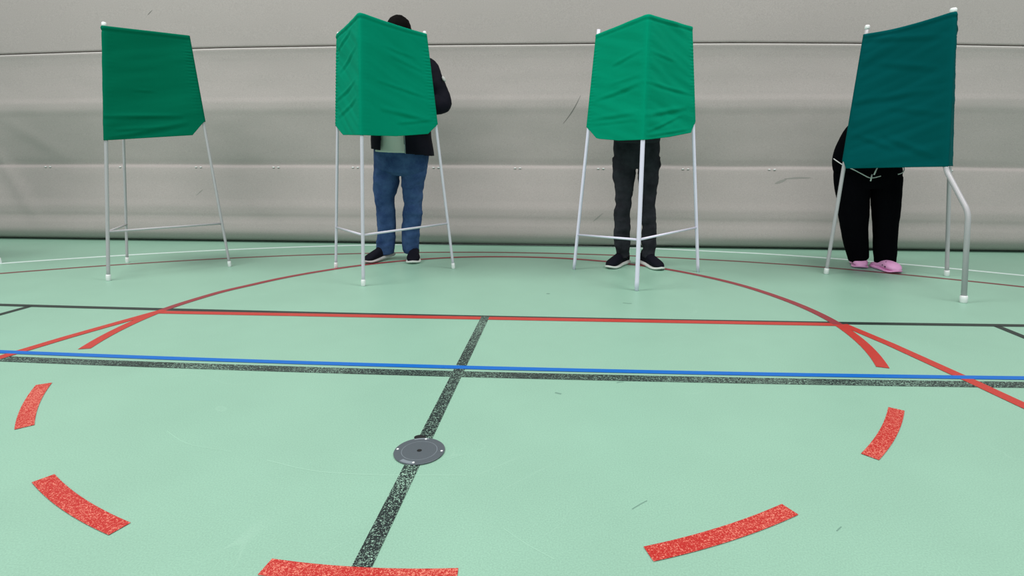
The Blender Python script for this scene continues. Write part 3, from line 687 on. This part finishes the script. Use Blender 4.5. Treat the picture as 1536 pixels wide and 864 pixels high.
# --- person behind the emerald booth: open black jacket, pale shirt, blue jeans
P2L = [(-0.985, 1.445, 0.80, 0.105), (-1.007, 1.45, 0.742, 0.099), (-1.024, 1.466, 0.613, 0.096), (-1.036, 1.472, 0.561, 0.089), (-1.046, 1.479, 0.498, 0.077), (-1.044, 1.489, 0.419, 0.075), (-1.046, 1.506, 0.27, 0.07), (-1.06, 1.519, 0.161, 0.071), (-1.072, 1.526, 0.094, 0.071), (-1.075, 1.53, 0.055, 0.066)]
P2R = [(-0.80, 1.445, 0.80, 0.106), (-0.799, 1.45, 0.742, 0.104), (-0.804, 1.46, 0.681, 0.094), (-0.814, 1.473, 0.604, 0.087), (-0.821, 1.485, 0.536, 0.078), (-0.826, 1.499, 0.452, 0.072), (-0.844, 1.519, 0.323, 0.074), (-0.866, 1.538, 0.203, 0.071), (-0.873, 1.552, 0.115, 0.065), (-0.871, 1.56, 0.060, 0.06)]
armR = [(-0.662, 1.375, 1.450), (-0.545, 1.345, 1.212), (-0.74, 1.10, 1.135)]
armL = [(-1.06, 1.375, 1.475), (-1.115, 1.33, 1.20), (-0.98, 1.10, 1.135)]
hf, hu = (0, -0.45, -0.89), (0, -0.80, 0.60)
p2, q2 = figure('person in an open black jacket, pale shirt and blue jeans, head bowed', (-0.93, 1.47), (-0.885, 1.43, 0.92), (-0.875, 1.40, 1.32), (-0.865, 1.33, 1.53), (-0.800, 1.235, 1.660), hf, hu,
                P2L, P2R, armL, armR, [((0.35, -1, -0.03), (0, 0, -1), -1), ((-0.35, -1, -0.03), (0, 0, -1), 1)], 1.0, feet=FT2)
hair(p2, q2, (-0.800, 1.235, 1.660), hu, hf)
trousers(p2, [(-0.876, 1.43, 0.955, 0.180), (-0.877, 1.43, 0.917, 0.200), (-0.879, 1.432, 0.883, 0.208), (-0.884, 1.436, 0.833, 0.209), (-0.894, 1.44, 0.767, 0.203), (-0.90, 1.45, 0.72, 0.180), (-0.905, 1.455, 0.685, 0.115)], P2L, P2R, 'jeans', 0.011, 17, 1, 0.70)
bm = bmesh.new(); p, r = limb_pts([(-0.882, 1.425, 0.852, .196), (-0.880, 1.42, 0.95, .180), (-0.878, 1.395, 1.15, .165), (-0.875, 1.378, 1.30, .160), (-0.87, 1.345, 1.41, .115), (-0.866, 1.32, 1.50, .066)])
tube(bm, p, [(k, k*.80) for k in r], 36, side=(1, 0, 0), fn=wrinkle(.004, 9, 3)); o = obj('shirt', bm, M['shirt'], p2); voxel(o, .008, 3)
# jacket: a thick shell left open at the front, plus sleeves and collar
def open_shell(bm, rows, gap, th=.012, seg=44, fn=None, dk=.80):
    """rows (x,y,z,r); gap(z)->(angle0,angle1) degrees around -y left open"""
    d = catmull(rows, .014); G = []
    for x, y, z, r in d:
        a0, a1 = gap(z); ring = []
        for k in range(seg+1):
            a = R(-90+a1+(360-(a1-a0))*k/seg)
            z_ = z-math.cos(a)*r*0.11*max(0, 1-(z-rows[0][2])/0.15); ring.append(((x+math.cos(a)*r, y+math.sin(a)*r*dk, z_), (x+math.cos(a)*(r-th), y+math.sin(a)*(r*dk-th), z_)))
        G.append(ring)
    O = []; I = []
    for ring in G:
        oo = []
        for (po, pi_) in ring:
            co = Vector(po)
            if fn: co += Vector((co.x-pi_[0], co.y-pi_[1], 0)).normalized()*fn(co, None)
            oo.append(bm.verts.new(co))
        O.append(oo); I.append([bm.verts.new(pi_) for _, pi_ in ring])
    for r0 in range(len(G)-1):
        for k in range(seg):
            bm.faces.new((O[r0][k], O[r0][k+1], O[r0+1][k+1], O[r0+1][k])); bm.faces.new((I[r0][k], I[r0+1][k], I[r0+1][k+1], I[r0][k+1]))
        for k in (0, seg): bm.faces.new((O[r0][k], O[r0+1][k], I[r0+1][k], I[r0][k]))
    for r0 in (0, len(G)-1):
        for k in range(seg): bm.faces.new((O[r0][k], I[r0][k], I[r0][k+1], O[r0][k+1]))
bm = bmesh.new()
open_shell(bm, [(-0.868, 1.425, 0.848, .236), (-0.870, 1.425, 0.87, .236), (-0.872, 1.42, 1.00, .222), (-0.874, 1.41, 1.18, .212), (-0.872, 1.395, 1.34, .214), (-0.870, 1.375, 1.44, .180), (-0.868, 1.345, 1.52, .100), (-0.866, 1.325, 1.56, .082)],
           lambda z: (-30, 17) if z < 1.2 else (-20, 12), fn=wrinkle(.006, 10, 8))
for arm in (armL, armR):
    a, b_, c = map(Vector, arm)
    p, r = limb_pts([(*(a.lerp(Vector((-0.87, 1.37, 1.45)), .55)), .074), (*a, .084), (*a.lerp(b_, .5), .087), (*(b_+Vector((0, 0, .03))), .068), (*(b_+Vector((0, -.02, -.02))), .068), (*b_.lerp(c, .5), .062), (*b_.lerp(c, .93), .046)], .01)
    tube(bm, p, r, 24, fn=wrinkle(.008, 16, 11))
jk = obj('jacket', bm, M['navy_jacket'], p2); voxel(jk, .0070, 2)
bm = bmesh.new(); c = Vector((-0.600, 1.318, 1.395)); 
em_c = Vector((-0.517, 1.322, 1.372))
ell(bm, em_c, (.010, .014, .022), Matrix.Rotation(R(-28), 3, 'Y'), 14, 10); o = obj('sleeve_badge', bm, M['sole_grey'], jk); o['label'] = 'small pale badge on the sleeve'
bm = bmesh.new(); tube(bm, [(-0.793, 1.235, 1.20), (-0.792, 1.228, 1.0), (-0.790, 1.230, 0.84)], .003, 8); o = obj('zip', bm, M['steel_edge'], jk)
shoe(p2, (-1.035, 1.595, 0.022), (-1.172, 1.335, 0.0), 'shoe_black', 'sole_grey', .096)
shoe(p2, (-0.862, 1.635, 0.0), (-0.800, 1.352, 0.0), 'shoe_black', 'sole_white', .110)

# --- person behind the bright green booth
P3L = [(0.797, 1.375, 0.82, 0.090), (0.797, 1.38, 0.752, 0.087), (0.794, 1.392, 0.655, 0.08), (0.799, 1.405, 0.546, 0.062), (0.796, 1.414, 0.466, 0.062), (0.794, 1.423, 0.394, 0.062), (0.797, 1.436, 0.276, 0.061), (0.801, 1.448, 0.177, 0.062), (0.812, 1.456, 0.10, 0.050), (0.820, 1.46, 0.066, 0.046)]
P3R = [(0.965, 1.375, 0.82, 0.088), (0.969, 1.38, 0.754, 0.082), (0.974, 1.392, 0.655, 0.075), (0.977, 1.405, 0.548, 0.060), (0.984, 1.414, 0.467, 0.057), (0.99, 1.423, 0.397, 0.057), (0.997, 1.436, 0.279, 0.056), (1.004, 1.448, 0.179, 0.056), (1.002, 1.456, 0.10, 0.047), (1.000, 1.46, 0.069, 0.044)]
arm3R = [(1.04, 1.27, 1.34), (1.10, 1.26, 1.14), (0.98, 1.06, 1.135)]; arm3L = [(0.71, 1.27, 1.34), (0.68, 1.25, 1.14), (0.80, 1.06, 1.135)]
hf3, hu3 = (0, -0.70, -0.72), (0, -0.45, 0.89)
p3, q3 = figure('person in charcoal black jeans and black trainers with white soles, toes apart', (0.89, 1.4), (0.877, 1.36, 0.95), (0.877, 1.29, 1.24), (0.877, 1.20, 1.41), (0.880, 1.10, 1.535), hf3, hu3,
                P3L, P3R, arm3L, arm3R, [((0.3, -1, -0.03), (0, 0, -1), -1), ((-0.3, -1, -0.03), (0, 0, -1), 1)], 0.95, feet=FT3)
hair(p3, q3, (0.880, 1.10, 1.535), hu3, hf3, 'short', 0.95)
trousers(p3, [(0.877, 1.36, 0.99, 0.155), (0.877, 1.36, 0.968, 0.163), (0.877, 1.364, 0.925, 0.166), (0.880, 1.37, 0.849, 0.168), (0.884, 1.375, 0.79, 0.152), (0.884, 1.38, 0.745, 0.10)], P3L, P3R, 'black_denim', 0.010, 20, 5, 0.7)
bm = bmesh.new(); p, r = limb_pts([(0.877, 1.355, 0.935, .168), (0.877, 1.34, 1.03, .168), (0.877, 1.30, 1.22, .178), (0.877, 1.25, 1.34, .145), (0.877, 1.20, 1.42, .070)])
tube(bm, p, [(k, k*.74) for k in r], 32, side=(1, 0, 0), fn=wrinkle(.004, 9, 13))
for arm in (arm3L, arm3R):
    a, b_, c = map(Vector, arm)
    p, r = limb_pts([(*(a.lerp(Vector((0.877, 1.26, 1.32)), .5)), .062), (*a, .062), (*a.lerp(b_, .5), .056), (*b_, .052), (*b_.lerp(c, .5), .046), (*b_.lerp(c, .93), .038)], .01); tube(bm, p, r, 20, fn=wrinkle(.004, 14, 15))
o = obj('sweater', bm, M['sweater'], p3); voxel(o, .0075, 3)
shoe(p3, (0.850, 1.545, 0.0), (0.690, 1.290, 0.0), 'shoe_black', 'sole_white', .102)
shoe(p3, (0.965, 1.545, 0.0), (1.078, 1.262, 0.0), 'shoe_black', 'sole_white', .102)

# --- person behind the teal booth: wide black trousers, black jacket with a pale hem cord, pink clogs
P4L = [(2.455, 1.474, 0.68, 0.116), (2.480, 1.48, 0.564, 0.110), (2.503, 1.495, 0.464, 0.105), (2.535, 1.519, 0.312, 0.094), (2.578, 1.543, 0.157, 0.080), (2.610, 1.556, 0.060, 0.073)]
P4R = [(2.695, 1.462, 0.68, 0.108), (2.706, 1.46, 0.567, 0.101), (2.722, 1.468, 0.469, 0.094), (2.742, 1.479, 0.318, 0.085), (2.760, 1.491, 0.166, 0.078), (2.772, 1.490, 0.050, 0.074)]
arm4R = [(2.85, 1.26, 1.24), (2.86, 1.25, 1.02), (2.74, 1.06, 1.14)]; arm4L = [(2.56, 1.27, 1.24), (2.53, 1.27, 1.02), (2.64, 1.06, 1.14)]
hf4, hu4 = (-0.05, -0.75, -0.66), (0.05, -0.5, 0.86)
p4, q4 = figure('person in wide black trousers and pink clogs, a pale cord round the jacket hem', (2.64, 1.5), (2.57, 1.45, 0.86), (2.67, 1.33, 1.14), (2.70, 1.21, 1.30), (2.72, 1.11, 1.420), hf4, hu4,
                [(x, y, z, r*.8) for x, y, z, r in P4L], [(x, y, z, r*.8) for x, y, z, r in P4R], arm4L, arm4R, [((0.3, -1, -0.02), (0, 0, -1), -1), ((-0.3, -1, -0.02), (0, 0, -1), 1)], 0.93, feet=FT4)
hair(p4, q4, (2.72, 1.11, 1.420), hu4, hf4, 'long', 0.93)
trousers(p4, [(2.565, 1.462, 0.84, 0.215), (2.566, 1.467, 0.736, 0.233), (2.575, 1.47, 0.663, 0.229), (2.58, 1.472, 0.61, 0.20)], P4L, P4R, 'black_cloth', 0.005, 9, 21, 0.6, depth_k=.62)
bm = bmesh.new(); p, r = limb_pts([(2.560, 1.455, 0.762, .236), (2.552, 1.45, 0.81, .243), (2.552, 1.44, 0.88, .236), (2.565, 1.42, 0.96, .215), (2.600, 1.39, 1.03, .190), (2.65, 1.34, 1.14, .180), (2.69, 1.26, 1.24, .145), (2.70, 1.21, 1.32, .075)])
tube(bm, p, [(k, k*.66) for k in r], 36, side=(1, 0, 0), fn=wrinkle(.003, 8, 23))
for arm in (arm4L, arm4R):
    a, b_, c = map(Vector, arm)
    p, r = limb_pts([(*(a.lerp(Vector((2.70, 1.26, 1.24)), .5)), .062), (*a, .062), (*a.lerp(b_, .5), .056), (*b_, .052), (*b_.lerp(c, .5), .046), (*b_.lerp(c, .93), .038)], .01); tube(bm, p, r, 20)
jk4 = obj('jacket', bm, M['black_cloth'], p4); voxel(jk4, .0075, 3)
bm = bmesh.new()
tube(bm, [q[:3] for q in catmull([(2.306, 1.44, 0.815), (2.300, 1.40, .807), (2.327, 1.33, .772), (2.378, 1.295, .745), (2.430, 1.275, .715), (2.490, 1.268, .687), (2.560, 1.272, .700)], .01)], .0036, 8)
obj('hem_cord', bm, M['piping'], jk4)
bm = bmesh.new(); tube(bm, [(2.528, 1.262, .765), (2.514, 1.258, .735), (2.506, 1.258, .708)], .0050, 8); obj('hem_cord', bm, M['piping'], jk4)
bm = bmesh.new(); tube(bm, [(2.492, 1.256, .712), (2.488, 1.254, .690), (2.486, 1.256, .665)], .0048, 8); obj('cord_end', bm, M['piping'], jk4)
bm = bmesh.new(); tube(bm, [q[:3] for q in catmull([(2.690, 1.30, .712), (2.725, 1.315, .722), (2.750, 1.34, .742), (2.760, 1.37, .765)], .01)], .0036, 8); obj('hem_cord', bm, M['piping'], jk4)
shoe(p4, (2.650, 1.690, 0.0), (2.590, 1.462, 0.0), 'clog_pink', 'clog_pink', .110, 'clog')
shoe(p4, (2.720, 1.545, 0.0), (2.770, 1.300, 0.0), 'clog_pink', 'clog_pink', .118, 'clog')
